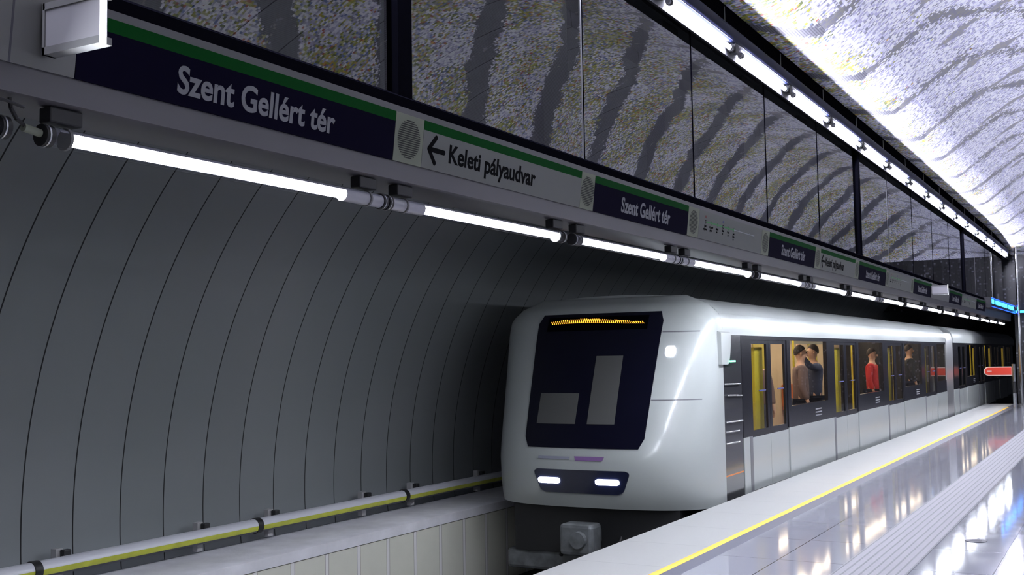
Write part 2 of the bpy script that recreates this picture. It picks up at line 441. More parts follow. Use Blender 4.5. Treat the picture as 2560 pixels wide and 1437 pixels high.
def shell(name, pts, y0, y1, m, thick=.12, ysegs=1, smooth=True):
    """open XZ curve extruded along Y with outward thickness, UV in metres (u=Y, v=arc length)"""
    n = len(pts); s = [0.0]
    for a, b in zip(pts, pts[1:]): s.append(s[-1]+math.hypot(b[0]-a[0], b[1]-a[1]))
    outer = []
    for i, (x, z) in enumerate(pts):
        a = pts[max(0, i-1)]; b = pts[min(n-1, i+1)]
        dx, dz = b[0]-a[0], b[1]-a[1]; L = math.hypot(dx, dz) or 1
        outer.append((x-dz/L*thick, z+dx/L*thick))
    me = bpy.data.meshes.new(name); vs = []; fs = []; uvs = []
    ys = [y0+(y1-y0)*k/ysegs for k in range(ysegs+1)]
    for y in ys:
        vs += [(x, y, z) for x, z in pts]+[(x, y, z) for x, z in outer]
    W2 = 2*n
    for k in range(ysegs):
        A = k*W2; B = (k+1)*W2
        for i in range(n-1):
            fs.append((A+i, A+i+1, B+i+1, B+i)); uvs.append([(ys[k], s[i]), (ys[k], s[i+1]), (ys[k+1], s[i+1]), (ys[k+1], s[i])])
            fs.append((A+n+i, B+n+i, B+n+i+1, A+n+i+1)); uvs.append([(ys[k], s[i]), (ys[k+1], s[i]), (ys[k+1], s[i+1]), (ys[k], s[i+1])])
        fs.append((A, B, B+n, A+n)); uvs.append([(0, 0)]*4)
        fs.append((A+n-1, A+2*n-1, B+2*n-1, B+n-1)); uvs.append([(0, 0)]*4)
    for base in (0, ysegs*W2):
        for i in range(n-1):
            fs.append((base+i, base+n+i, base+n+i+1, base+i+1)); uvs.append([(0, 0)]*4)
    me.from_pydata(vs, [], fs); uvl = me.uv_layers.new(name='UVMap')
    k = 0
    for poly, uu in zip(me.polygons, uvs):
        for c in uu: uvl.data[k].uv = c; k += 1
        poly.use_smooth = smooth
    try: me.set_sharp_from_angle(angle=math.radians(35))
    except Exception: pass
    me.materials.append(M[m]); o = bpy.data.objects.new(name, me); COL.objects.link(o); return o

# ------------------------------------------------------------------ structure
Y0 = -2.5
# platform
def platform():
    struct(MB().box(-2.97, 2.97, Y0, END, -.30, 0).obj('floor', 'floor'))
    struct(MB().prism_y([(-3.96, -.16), (-3.96, -.006), (-3.954, 0), (-3.18, 0), (-3.18, -.16)], Y0, END).obj('trim_1', 'slab'))
    struct(MB().box(-3.11, -2.97, Y0, END, -.16, 0.0).obj('trim_2', 'darkband'))
    o = MB().box(-3.18, -3.11, Y0, END-2.2, -.01, .001).obj('yellow_platform_line', 'yellow')
    tag(o, 'thin yellow warning line running along the platform beside the pale edge slabs', 'safety line')
    struct(MB().box(-3.18, -3.11, Y0, END, -.16, -.01).obj('trim_3', 'darkband'))
    struct(MB().box(-3.80, -2.97, Y0, END, -1.2, -.16).obj('trim_4', 'dark'))
    struct(MB().prism_y([(3.96, 0), (2.97, 0), (2.97, -1.2), (3.8, -1.2), (3.8, -.16), (3.96, -.16)], Y0, END).obj('trim_5', 'slab'))
    # tactile paving
    t = thing('tactile_paving', 'grooved grey guidance strip laid in the polished platform floor', 'tactile paving')
    MB().box(-1.985, -1.485, Y0, END-1, -.004, .0025).obj('paving_strip', 'tactile', t)
    for i in range(9):
        x = -1.975+i*.06
        MB().box(x-.006, x+.006, Y0, END-1, .0020, .0034).obj('groove', 'groove', t)
    # cover
    t = thing('floor_cover', 'small round steel cover set in the polished floor right of the grooved strip', 'floor cover', (-1.222, 10.195, 0))
    MB().tube((0, 0, -.004), (0, 0, .003), .078, 28).obj('cover_plate', 'disc', t, 30)
    MB().tube((0, 0, .0), (0, 0, .0045), .088, 28).obj('rim', 'groove', t, 30)
    for i in range(4):
        MB().box(-.045, .045, -.045+i*.028, -.037+i*.028, .0030, .0055).obj('slot', 'groove', t)
platform()

# left running-tunnel lining (one circular arc)
CX, CZ, CR = -3.63, .24, 4.21
def arc(sx=1, a0=-16, a1=84.2, n=56):
    p = []
    for i in range(n+1):
        a = math.radians(180-(a0+(a1-a0)*i/n)); p.append((sx*(CX+CR*math.cos(a)), CZ+CR*math.sin(a)))
    return p
struct(shell('wall_left', arc(), Y0, 60, 'lining', .15))
struct(shell('wall_right', arc(-1)[::-1], Y0, END, 'lining', .15))
# vault
half = [(-3.25, 4.81), (-3.08, 4.815), (-2.8, 4.87), (-2.5, 5.07), (-2.1, 5.40), (-1.6, 5.74), (-1.05, 6.0), (-.5, 6.15), (0, 6.2)]
vp = spline(half+[(-x, z) for x, z in half[:-1]][::-1], 7)
struct(shell('ceiling', vp, Y0, 30.0, 'mosaic', .2))
def end_dome():
    n = len(vp); s_ = [0.0]
    for a, b in zip(vp, vp[1:]): s_.append(s_[-1]+math.hypot(b[0]-a[0], b[1]-a[1]))
    K = 10; zb = 4.50; vs = []; uv = []
    for k in range(K+1):
        t = math.pi/2*k/K
        for i, (x, z) in enumerate(vp):
            vs.append((x, 30.0+(END-30.0)*math.sin(t), zb+(z-zb)*math.cos(t)*1.0)); uv.append((30.0+9.0*k/K, s_[i]))
    m = len(vs); vs += [(x, y, z+.15) for x, y, z in vs]
    fs = []; fu = []
    for k in range(K):
        for i in range(n-1):
            q = (k*n+i, k*n+i+1, (k+1)*n+i+1, (k+1)*n+i); fs.append(q); fu += [uv[j] for j in q]
            q2 = tuple(m+j for j in q[::-1]); fs.append(q2); fu += [uv[j-m] for j in q2]
    me = bpy.data.meshes.new('ceiling_end'); me.from_pydata(vs, [], fs); l = me.uv_layers.new(name='UVMap')
    for d, c in zip(l.data, fu): d.uv = c
    for p in me.polygons: p.use_smooth = True
    me.materials.append(M['mosaic']); o = bpy.data.objects.new('ceiling_end', me); COL.objects.link(o); struct(o)
end_dome()
# parapet with walkway at the left wall, track bed
struct(MB().prism_y([(-7.82, -.18), (-7.10, -.19), (-7.08, -.20), (-7.08, -.30), (-7.12, -.31), (-7.12, -.50), (-7.9, -.50)], Y0, 60).obj('trim_7', 'concrete', None, 30))
struct(MB().box(-7.6, -7.10, Y0, 60, -1.5, -.31).obj('trim_8', 'parapet'))
struct(MB().box(-7.3, -3.2, Y0, 60, -1.45, -1.20).obj('floor_track', 'ballastless'))
struct(MB().box(-7.3, -3.0, 60, 60.3, -1.4, 6).obj('wall_tunnel', 'dark'))
struct(MB().box(-9, 9, Y0-.3, Y0, -1.5, 7).obj('wall_back', 'dark'))
# end wall: right of the tunnel mouth, and above the lower beam
def endwall():
    struct(MB().box(-3.05, 8.2, END, END+.3, -.3, 6.2).obj('wall_end', 'endwall'))
    struct(MB().box(-8.2, -3.05, END, END+.3, 2.9, 6.2).obj('wall_end_upper', 'endwall'))
endwall()
# running rails
for i, x in enumerate((-6.13, -4.69)):
    r = MB().prism_y([(x-.07, -1.20), (x+.07, -1.20), (x+.07, -1.185), (x+.012, -1.16), (x+.012, -1.09), (x+.035, -1.08), (x+.035, -1.05), (x-.035, -1.05), (x-.035, -1.08), (x-.012, -1.09), (x-.012, -1.16), (x-.07, -1.185)], Y0, 59.9).obj('running_rail', 'railsteel')
    tag(r, 'steel running rail in the dark track bed nearer the '+('tunnel wall' if i == 0 else 'platform'), 'rail')

# lower fascia beam
def fx(z): return -3.15+(z-2.60)*.115           # tilted face
struct(MB().prism_y([(-3.165, 2.490), (-3.150, 2.498), (fx(2.6), 2.60), (fx(2.865), 2.865), (-3.42, 2.865), (-3.42, 2.49)], Y0, END).obj('trim_9', 'beam', None, 30))
struct(MB().prism_y([(-3.145, 2.865), (-3.145, 2.925), (-3.175, 2.945), (-3.30, 2.945), (-3.30, 2.865)], Y0, END).obj('trim_10', 'blackm'))
# upper beam
struct(MB().prism_y([(-3.25, 4.404), (-3.205, 4.400), (-3.122, 4.338), (-3.114, 4.342), (-3.135, 4.47), (-3.05, 4.475), (-3.05, 4.50), (-3.25, 4.50)], Y0, END).obj('trim_11', 'flange', None, 30))
prof = spline([(-3.066, 4.462), (-3.042, 4.49), (-3.032, 4.53), (-3.034, 4.57), (-3.05, 4.600)], 5)
struct(MB().prism_y(prof+[(-3.075, 4.600), (-3.05, 4.56), (-3.052, 4.52), (-3.08, 4.468)], Y0, END-1).obj('trim_12', 'blueprof', None, 40))
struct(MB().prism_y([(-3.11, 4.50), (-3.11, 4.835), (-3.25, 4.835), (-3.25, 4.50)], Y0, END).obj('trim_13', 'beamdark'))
# the right hand side of the hall, mostly beyond the frame: beam, glass band and its lamps
struct(MB().box(3.12, 3.45, Y0, END, 2.49, 2.95).obj('trim_15', 'beam'))
struct(MB().box(3.05, 3.25, Y0, END, 4.40, 4.62).obj('trim_16', 'blueprof'))
struct(MB().box(3.19, 3.21, Y0, END, 2.95, 4.40).obj('trim_17', 'black'))
struct(MB().tube((3.2, Y0, 2.39), (3.2, END, 2.39), .018, 8).obj('trim_18', 'right'))
struct(MB().tube((3.0, Y0, 4.42), (3.0, END, 4.42), .018, 8).obj('trim_19', 'right'))
# ------------------------------------------------------------------ glass band
def glass_band():
    P = 2.19; j0 = 4.605
    js = [j0+P*k for k in range(-3, 15)]
    n = 0
    for k in range(-3, 14):
        a = j0+P*k; b = min(j0+P*(k+1), END)
        if a > END-.5: break
        thickL = (k % 5 == 0); thickR = ((k+1) % 5 == 0)
        n += 1
        ya = a+(.06 if thickL else .004); yb = b-(.06 if thickR else .004)
        w = struct(MB().box(-3.206, -3.200, ya, yb, 2.93, 4.412).obj('window_%d' % n, 'glass'))
        f = MB()
        if thickL:
            f.box(-3.25, -3.165, a-.062, a+.062, 2.86, 4.42)
        else:
            f.box(-3.212, -3.196, a-.007, a+.005, 2.93, 4.41)
        f.obj('frame', 'blackm', w)
        if k % 5 == 1:
            MB().box(-3.210, -3.198, a-.024, a-.008, 2.93, 4.41).obj('gasket', 'gasket', w)
    i = 0
    for k in range(0, 15):
        a = j0+P*k
        if a > END: break
        c = MB().box(-3.47, -3.30, a-.40, a-.03, 2.86, 4.42)
        o = c.obj('steel_post', 'post'); i += 1
        tag(o, f'{ORD[i-1]} dark steel post from the left behind the glass band', 'post', 'posts behind the glass band')
glass_band()

# ------------------------------------------------------------------ fascia signs
_t = math.atan(.115)
def face_mtx(y, z, off=.012):
    """local x -> +Y, local y -> up the tilted face, local z -> out of the face"""
    u = Vector((0, 1, 0)); v = Vector((math.sin(_t), 0, math.cos(_t))); nrm = u.cross(v)
    R = Matrix((u, v, nrm)).transposed().to_4x4()
    p = Vector((fx(z), y, z))+nrm*off
    return Matrix.Translation(p) @ R
ZB, ZT, ZG = 2.592, 2.832, 2.784       # bottom, top, bottom of the green stripe
def plate(y0, y1, z0, z1, d0=.0005, d1=.012):
    s = MB(); vs = []
    nrm = (math.cos(_t), -math.sin(_t))
    for d in (d0, d1):
        for y, z in ((y0, z0), (y1, z0), (y1, z1), (y0, z1)):
            vs.append((fx(z)+nrm[0]*d, y, z+nrm[1]*d))
    return s.add(vs, [(0, 1, 2, 3)[::-1], (4, 5, 6, 7), (0, 1, 5, 4), (1, 2, 6, 5), (2, 3, 7, 6), (3, 0, 4, 7)])
def flat(pts, mtx, h=.0012):
    """flat polygon in face coordinates given a small thickness"""
    s = MB(); n = len(pts)
    vs = [mtx @ Vector((x, y, 0)) for x, y in pts]+[mtx @ Vector((x, y, h)) for x, y in pts]
    return s.add(vs, [tuple(range(n))[::-1], tuple(range(n, 2*n))]+[(i, (i+1) % n, n+(i+1) % n, n+i) for i in range(n)])
def merge(dst, src): dst.add(src.v, src.f)

where = ['leftmost and largest', 'second from the left', 'third from the left', 'fourth from the left', 'fifth from the left', 'sixth from the left', 'farthest, by the blue lights']
def name_sign(y0, y1, k):
    t = thing('station_name_sign', f'navy Szent Gellért tér sign, {where[k]}', 'sign', group='navy station name signs')
    plate(y0, y1, ZB, ZG).obj('board', 'navy', t)
    plate(y0, y1, ZG, ZT).obj('stripe', 'green', t)
    text_mesh('Szent Gellért tér', .148, 'lettering', 'letter', t, face_mtx(y0+.46, 2.640, .0125), .945, .0036)
def speaker(y0, y1, lab):
    t = thing('speaker_panel', lab, 'speaker', group='cream loudspeaker panels')
    plate(y0, y1, ZB, ZT).obj('panel', 'cream', t)
    m = face_mtx((y0+y1)/2, 2.712, .0122); g = MB()
    R = .098
    for i in range(18):
        z = -R+.006+i*(2*R-.012)/17
        w = math.sqrt(max(0, R*R-z*z))
        merge(g, flat([(-w, z-.0028), (w, z-.0028), (w, z+.0028), (-w, z+.0028)], m))
    g.obj('grille', 'slot', t)
def direction_sign(y0, y1, k):
    t = thing('direction_sign', ['white Keleti pályaudvar direction sign with arrow, the large nearer one', 'smaller far white Keleti pályaudvar direction sign with arrow above the train'][k], 'sign')
    plate(y0, y1, ZB, ZG).obj('board', 'signwhite', t)
    plate(y0, y1, ZG, ZT).obj('stripe', 'green', t)
    m = face_mtx(y0+.035, 2.695, .0125); g = MB(); w = .013
    def bar(a, b):
        d = Vector((b[0]-a[0], b[1]-a[1])).normalized(); n_ = Vector((-d.y, d.x))*w
        pts = []
        for c, s in ((a, -1), (b, 1)):
            base = math.atan2(d.y, d.x)+(0 if s == 1 else math.pi)
            for q in range(7):
                an = base-math.pi/2+math.pi*q/6; pts.append((c[0]+math.cos(an)*w, c[1]+math.sin(an)*w))
        merge(g, flat(pts, m))
    bar((.02, 0), (.165, 0)); bar((.02, 0), (.082, .066)); bar((.02, 0), (.082, -.066))
    g.obj('arrow', 'ink', t)
    text_mesh('Keleti pályaudvar', .136, 'lettering', 'ink', t, face_mtx(y0+.245, 2.652, .0125), 1.04, .0032)
def map_sign(y0, y1, k):
    t = thing('route_map_sign', ['white route map sign with green line, nearest of the maps', 'second white route map sign, between two navy signs beyond the middle', 'farthest small white route map sign, beside the blue lights'][k], 'sign')
    plate(y0, y1, ZB, ZT).obj('board', 'signwhite', t)
    L = y1-y0; m = face_mtx(y0, 2.745, .0125)
    n = 10; x0 = .16; dx = (L-.42)/(n-1)
    g = MB(); merge(g, flat([(x0, -.006), (x0+5*dx, -.006), (x0+5*dx, .006), (x0, .006)], m))
    for i in range(1, 6):
        if i != 3: merge(g, flat([(x0+i*dx-.004, -.018), (x0+i*dx+.004, -.018), (x0+i*dx+.004, .018), (x0+i*dx-.004, .018)], m))
    g.obj('route_line', 'mapgreen', t)
    g = MB(); merge(g, flat([(x0+5*dx, -.004), (x0+9*dx, -.004), (x0+9*dx, .004), (x0+5*dx, .004)], m))
    for i in range(6, 10): merge(g, flat([(x0+i*dx-.004, -.016), (x0+i*dx+.004, -.016), (x0+i*dx+.004, .016), (x0+i*dx-.004, .016)], m))
    g.obj('passed_route_line', 'mapgrey', t)
    for i in (0, 3):
        c = MB(); cc = MB()
        pts = [(x0+i*dx+.017*math.cos(a*math.pi/8), .017*math.sin(a*math.pi/8)) for a in range(16)]
        merge(c, flat(pts, m, .0016)); merge(cc, flat([(x0+i*dx+(px-x0-i*dx)*.62, py*.62) for px, py in pts], m, .0022))
        r = c.obj('interchange_ring', 'ink', t); cc.obj('ring_centre', 'signwhite', r)
        s = MB(); merge(s, flat([(x0+i*dx-.018, .032), (x0+i*dx-.004, .032), (x0+i*dx-.004, .052), (x0+i*dx-.018, .052)], m))
        merge(s, flat([(x0+i*dx+.004, .030), (x0+i*dx+.018, .030), (x0+i*dx+.018, .054), (x0+i*dx+.004, .054)], m))
        s.obj('line_symbol', 'mapred' if i == 0 else 'mapblue', t)
    stops = ['Keleti\npályaudvar', 'II. János Pál\npápa tér', 'Rákóczi\ntér', 'Kálvin\ntér', 'Fővám\ntér', 'Szent\nGellért\ntér']
    for i, s in enumerate(stops):
        text_mesh(s, .026, 'stop_name', 'ink', t, m @ Matrix.Translation((x0+i*dx, -.045, 0)), .8, .0004, 'CENTER')
def white_panel(y0, y1, seams, lab):
    t = thing('white_fascia_panel', lab, 'panel')
    plate(y0, y1, ZB, 2.86).obj('cladding', 'white', t)
    for s in seams: plate(s-.004, s+.004, ZB, 2.86, .010, .0125).obj('seam', 'raildark', t)

white_panel(Y0+.1, 2.56, [-1.0, .6, 2.305], 'plain white panel on the fascia at the far left, behind the lit-edge blade sign')
name_sign(2.563, 4.447, 0)
speaker(4.45, 4.697, 'cream slotted speaker panel left of the nearer Keleti pályaudvar sign')
direction_sign(4.70, 6.57, 0)
speaker(6.573, 6.777, 'cream slotted speaker panel right of the nearer Keleti pályaudvar sign')
name_sign(6.78, 8.597, 1)
speaker(8.60, 8.86, 'cream slotted speaker panel left of the nearest route map')
map_sign(8.863, 10.67, 0)
speaker(10.673, 10.93, 'cream slotted speaker panel right of the nearest route map')
name_sign(10.933, 12.79, 2)
speaker(12.793, 13.04, 'small speaker panel left of the far Keleti pályaudvar sign')
direction_sign(13.043, 14.90, 1)
speaker(14.903, 15.14, 'small speaker panel right of the far Keleti pályaudvar sign')
name_sign(15.143, 17.00, 3)
speaker(17.003, 17.24, 'small speaker panel left of the second route map')
map_sign(17.243, 19.15, 1)
speaker(19.153, 19.40, 'small speaker panel right of the second route map')
name_sign(19.403, 21.30, 4)
white_panel(21.303, 23.57, [], 'small plain white fascia panel under the far blade sign')
name_sign(23.573, 25.45, 5)
map_sign(25.453, 27.98, 2)
name_sign(27.983, 29.8, 6)

def blade(y, lab):
    t = thing('blade_sign', lab, 'sign', (0, y, 0))
    MB().bbox(-3.10, -2.835, -.028, .0, 2.655, 2.785, .003).obj('face_panel', 'bladegrey', t)
    f = MB(); f.box(-3.112, -2.835, -.032, .018, 2.632, 2.657); f.box(-3.108, -2.835, -.032, .018, 2.783, 2.806); f.box(-3.112, -3.099, -.032, .018, 2.632, 2.806)
    f.obj('frame', 'capgrey', t)
    MB().bbox(-2.836, -2.829, -.032, -.008, 2.628, 2.812, .002).obj('lit_edge', 'edgeglow', t)
    
blade(2.44, 'grey blade sign with a glowing white edge, projecting at the upper left corner')
blade(21.25, 'small far blade sign with a glowing white edge above the train roof')

# ------------------------------------------------------------------ lower lamps
LX, LZ = -3.20, 2.386
def low_lamp(variant):
    """origin at the left end of the fitting; runs along +Y, length 1.97"""
    L = 1.975; lit0 = .135 if variant == 'a' else .335; lit1 = lit0+1.50
    t = thing('tube_lamp', '', 'lamp', (0, 0, 0))
    MB().tube((0, lit0, -.007), (0, lit1, -.007), .0130, 12).obj('fluorescent_tube', 'tube', t, 60)
    MB().tube((0, .02, 0), (0, L-.02, 0), .036, 20, cap=False).obj('sleeve', 'tubeglass', t, 60)
    # white reflector shell over the tube, open downwards
    MB().tube((0, .06, 0), (0, L-.06, 0), .0335, 14, cap=False, a0=math.radians(30), a1=math.radians(207)).obj('reflector', 'reflector', t, 60)
    d = MB()
    if variant == 'a': d.tube((0, lit1+.01, 0), (0, L-.03, 0), .0325, 16)
    else: d.tube((0, .03, 0), (0, lit0-.01, 0), .0325, 16)
    d.obj('ballast_end', 'deadtube', t, 60)
    for y0, y1 in ((-.0, .035), (L-.035, L)):
        c = MB(); c.tube((0, y0, 0), (0, y1, 0), .0385, 20)
        e = c.obj('end_cap', 'rubber', t, 60)
        MB().tube((0, y0+.010, 0), (0, y0+.016, 0), .0405, 20).obj('ring', 'alu', e, 60)
    for y in ((.10, L-.14) if variant == 'a' else (.16, L-.10)):
        s = MB(); s.tube((0, y-.006, 0), (0, y+.006, 0), .0395, 20)
        st = s.obj('strap', 'capgrey', t, 60)
        MB().bbox(-.03, .03, y-.085, y+.05, .045, .100, .006).obj('clamp_block', 'rubber', st)
    return t
fa = low_lamp('a'); fb = low_lamp('b')
ks = 0
for k in range(-1, 9):
    for v, dy in (('a', 0.0), ('b', 1.985)):
        y = 2.475+4.093*k*1.0+dy
        if y+1.9 > END-.1: continue
        src = fa if v == 'a' else fb
        lab = f'lit tube lamp under the sign fascia, {ORD[max(ks-2,0)]} from the left in the lower row' if ks >= 2 else f'tube lamp under the fascia outside the left edge, {ORD[ks]} of the lower row'
        if (v == 'a' and k == -1) or (v == 'b' and k == -1):
            src.location = (LX, y, LZ); src['label'] = lab; src['group'] = 'lower row of tube lamps'
        else: dup(src, (LX, y, LZ), lab, 'lower row of tube lamps')
        ks += 1
# a length of cable and two plugs at the left end of the first lamp
c = thing('lamp_cable', 'black cable loop with pale plugs at the left end of the lower lamps', 'cable')
MB().path([(-3.145, 2.1, 2.466), (-3.145, 2.20, 2.464), (-3.145, 2.30, 2.464), (-3.15, 2.37, 2.455)], .006).obj('cable_run', 'rubber', c)
MB().path([(-3.18, 2.34, 2.485), (-3.18, 2.345, 2.452), (-3.185, 2.37, 2.42), (-3.19, 2.41, 2.402)], .007).obj('cable_drop', 'rubber', c)
MB().path([(-3.16, 2.265, 2.495), (-3.145, 2.25, 2.475), (-3.14, 2.235, 2.462)], .007).obj('cable_drop', 'rubber', c)
MB().tube((-3.19, 2.40, 2.398), (-3.195, 2.47, 2.39), .014, 12).obj('plug', 'cream', c, 60)

# ------------------------------------------------------------------ upper lamps
def up_lamp():
    t = thing('beam_lamp', '', 'lamp')
    MB().tube((0, .10, 0), (0, 1.56, 0), .0205, 12).obj('fluorescent_tube', 'tube2', t, 60)
    for y0, y1 in ((.02, .095), (1.565, 1.64)):
        e = MB().tube((0, y0, 0), (0, y1, 0), .022, 12).obj('end_cap', 'reflector', t, 60)
        MB().tube((0, y0+.03, 0), (0, y0+.045, 0), .029, 14).obj('ring', 'rubber', e, 60)
    MB().bbox(-.02, .03, 1.66, 1.76, -.03, .06, .006).obj('junction_box', 'rubber', t)
    MB().box(-.035, .0, -.05, .10, .025, .05).obj('mounting_clip', 'capgrey', t)
    return t
u0 = up_lamp()
for k in range(20):
    y = 8.13-4*1.853+1.853*k
    if y+1.7 > END: break
    loc = (-3.082, y, 4.413)
    lab = f'lit tube lamp above the glass band, {ORD[k-4]} from the top' if k >= 4 else f'tube lamp in the upper beam beyond the top of the picture, {ORD[k]} of the row'
    if k == 0: u0.location = loc; u0['label'] = lab; u0['group'] = 'upper row of tube lamps'
    else: dup(u0, loc, lab, 'upper row of tube lamps')
# hangers on the black gap panel
h0 = thing('beam_hanger', '', 'hanger')
MB().box(-.002, .012, -.05, .05, -.02, .012).obj('hanger_plate', 'capgrey', h0)
MB().tube((.008, .03, .0), (.008, .03, .16), .004, 8).obj('hanger_rod', 'capgrey', h0)
for k in range(18):
    y = 2.2+1.853*k
    if y > END-1: break
    lab = f'{ORD[k]} small grey hanger clip on the black edge of the upper beam'
    if k == 0: h0.location = (-3.108, y, 4.62); h0['label'] = lab; h0['group'] = 'hanger clips on the upper beam'
    else: dup(h0, (-3.108, y, 4.62), lab, 'hanger clips on the upper beam')

# ------------------------------------------------------------------ wall pipe
def pipe():
    RX, RZ, R = -7.60, .006, .068
    def sec(a0, a1):
        return MB().tube((0, .03, 0), (0, 2.50, 0), R, 14, cap=False, a0=math.radians(a0), a1=math.radians(a1))
    t = thing('wall_pipe', '', 'pipe')
    sec(5, 120).obj('white_top', 'railwhite', t, 60)          # e1 points to +X, e2 up
    sec(120, 250).obj('back_side', 'railwhite', t, 60)
    sec(-38, 5).obj('yellow_band', 'railyellow', t, 60)
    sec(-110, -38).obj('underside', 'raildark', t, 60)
    MB().tube((0, -.035, 0), (0, .035, 0), R*1.13, 18).obj('collar', 'rubber', t, 60)
    for y in (.30, 1.86):
        b = MB().bbox(-.14, -.075, y-.035, y+.035, -.15, .12, .004).obj('bracket', 'bracket', t)
        MB().bbox(-.075, -.02, y+.0, y+.075, -.06, .11, .01).obj('clamp', 'rubber', b)
    k = 0
    for i in range(-2, 19):
        y = 5.86+2.535*i
        lab = f'{ORD[k]} length of white and yellow pipe along the lower tunnel wall, counted from the left'
        if i == -2: t.location = (RX, y, RZ); t['label'] = lab; t['group'] = 'pipe lengths on the tunnel wall'
        else: dup(t, (RX, y, RZ), lab, 'pipe lengths on the tunnel wall')
        k += 1
pipe()

# ------------------------------------------------------------------ platform end: pole, red gate, blue displays
t = thing('support_pole', 'tall shiny steel pole at the far end of the platform, right edge', 'pole', (-2.86, 35.9, 0))
MB().tube((0, 0, 0), (0, 0, 4.75), .045, 18).obj('shaft', 'chrome', t, 60)
MB().tube((0, 0, 0), (0, 0, .05), .085, 18).obj('base_flange', 'chrome', t, 60)
t = thing('platform_end_gate', 'red rounded sign arm on a striped steel post at the platform end', 'gate', (-2.93, 34.4, 0))
MB().tube((0, 0, .40), (0, 0, .74), .05, 16).obj('black_sleeve', 'rubber', t, 60)
MB().tube((0, 0, 0), (0, 0, .40), .052, 16).obj('lower_post', 'chrome', t, 60); MB().tube((0, 0, .74), (0, 0, 1.23), .052, 16).obj('upper_post', 'chrome', t, 60)
def pill(x0, x1, z0, z1, y0, y1):
    r = (z1-z0)/2; zc = (z0+z1)/2; pts = [(x1, z0), (x1, z1)]
    for i in range(9):
        a = math.pi/2+math.pi*i/8; pts.append((x0+r+math.cos(a)*r, zc+math.sin(a)*r))
    return MB().prism_y(pts, y0, y1)
pill(-.79, -.06, .90, 1.16, -.012, .012).obj('arm_border', 'redborder', t)
pill(-.765, -.065, .925, 1.135, -.020, .020).obj('arm_panel', 'redsign', t)
s = MB()
for i in range(6): s.box(-.70+i*.021, -.688+i*.021, -.023, -.020, 1.005, 1.045)
s.obj('arm_mark', 'redborder', t)
s = thing('led_display', 'blue glowing LED display boxes at the far end of the sign fascia', 'display', (0, 0, 0))
MB().box(-3.16, -2.99, 29.9, 36.4, 2.70, 2.95).obj('housing', 'black', s)
for a, b in ((30.0, 30.5), (30.9, 32.4), (32.6, 33.9), (34.3, 35.9)):
    MB().box(-2.992, -2.980, a, b, 2.795, 2.90).obj('led_panel', 'ledcyan', s)
MB().box(-2.992, -2.984, 29.95, 36.35, 2.92, 2.945).obj('led_halo', 'ledglow', s)  # emissive strips stand in for the blue glow around the panels
MB().box(-2.992, -2.984, 29.95, 36.35, 2.71, 2.725).obj('led_halo', 'ledglow', s)
s = thing('wall_display', 'small blue glowing display on the end wall behind the steel pole', 'display', (0, 0, 0))
MB().box(-3.02, -2.55, END-.12, END, 2.70, 2.84).obj('housing', 'black', s)
MB().box(-3.0, -2.57, END-.128, END-.12, 2.745, 2.81).obj('led_panel', 'ledcyan', s)

# ------------------------------------------------------------------ train
TX, HW = -5.41, 1.35           # centre line and half width
FZ = -.07                      # lower edge of the body
CB = 12.20                     # where the nose meets the straight side
def yf(z):                     # foremost line of the nose at each height
    pts = [(-.07, 11.32), (.1, 11.22), (.45, 11.18), (.62, 11.22), (1.2, 11.44), (1.8, 11.68), (2.05, 11.80), (2.2, 11.93), (2.3, 12.15)]
    if z <= pts[0][0]: return pts[0][1]
    for a, b in zip(pts, pts[1:]):
        if z <= b[0]: return a[1]+(b[1]-a[1])*(z-a[0])/(b[0]-a[0])
    return pts[-1][1]
def hw(z):
    if z <= 1.9: return HW
    if z <= 2.08: return HW-.03*((z-1.9)/.18)**2
    if z <= 2.2: return HW-.03-.13*((z-2.08)/.12)
    return HW-.16-.30*((z-2.2)/.13)
NEXP = 2.9
def nose_y(x, z):
    w = hw(z); q = min(1.0, abs(x)/w)
    return CB-(CB-yf(z))*(1-q**NEXP)**(1/NEXP)
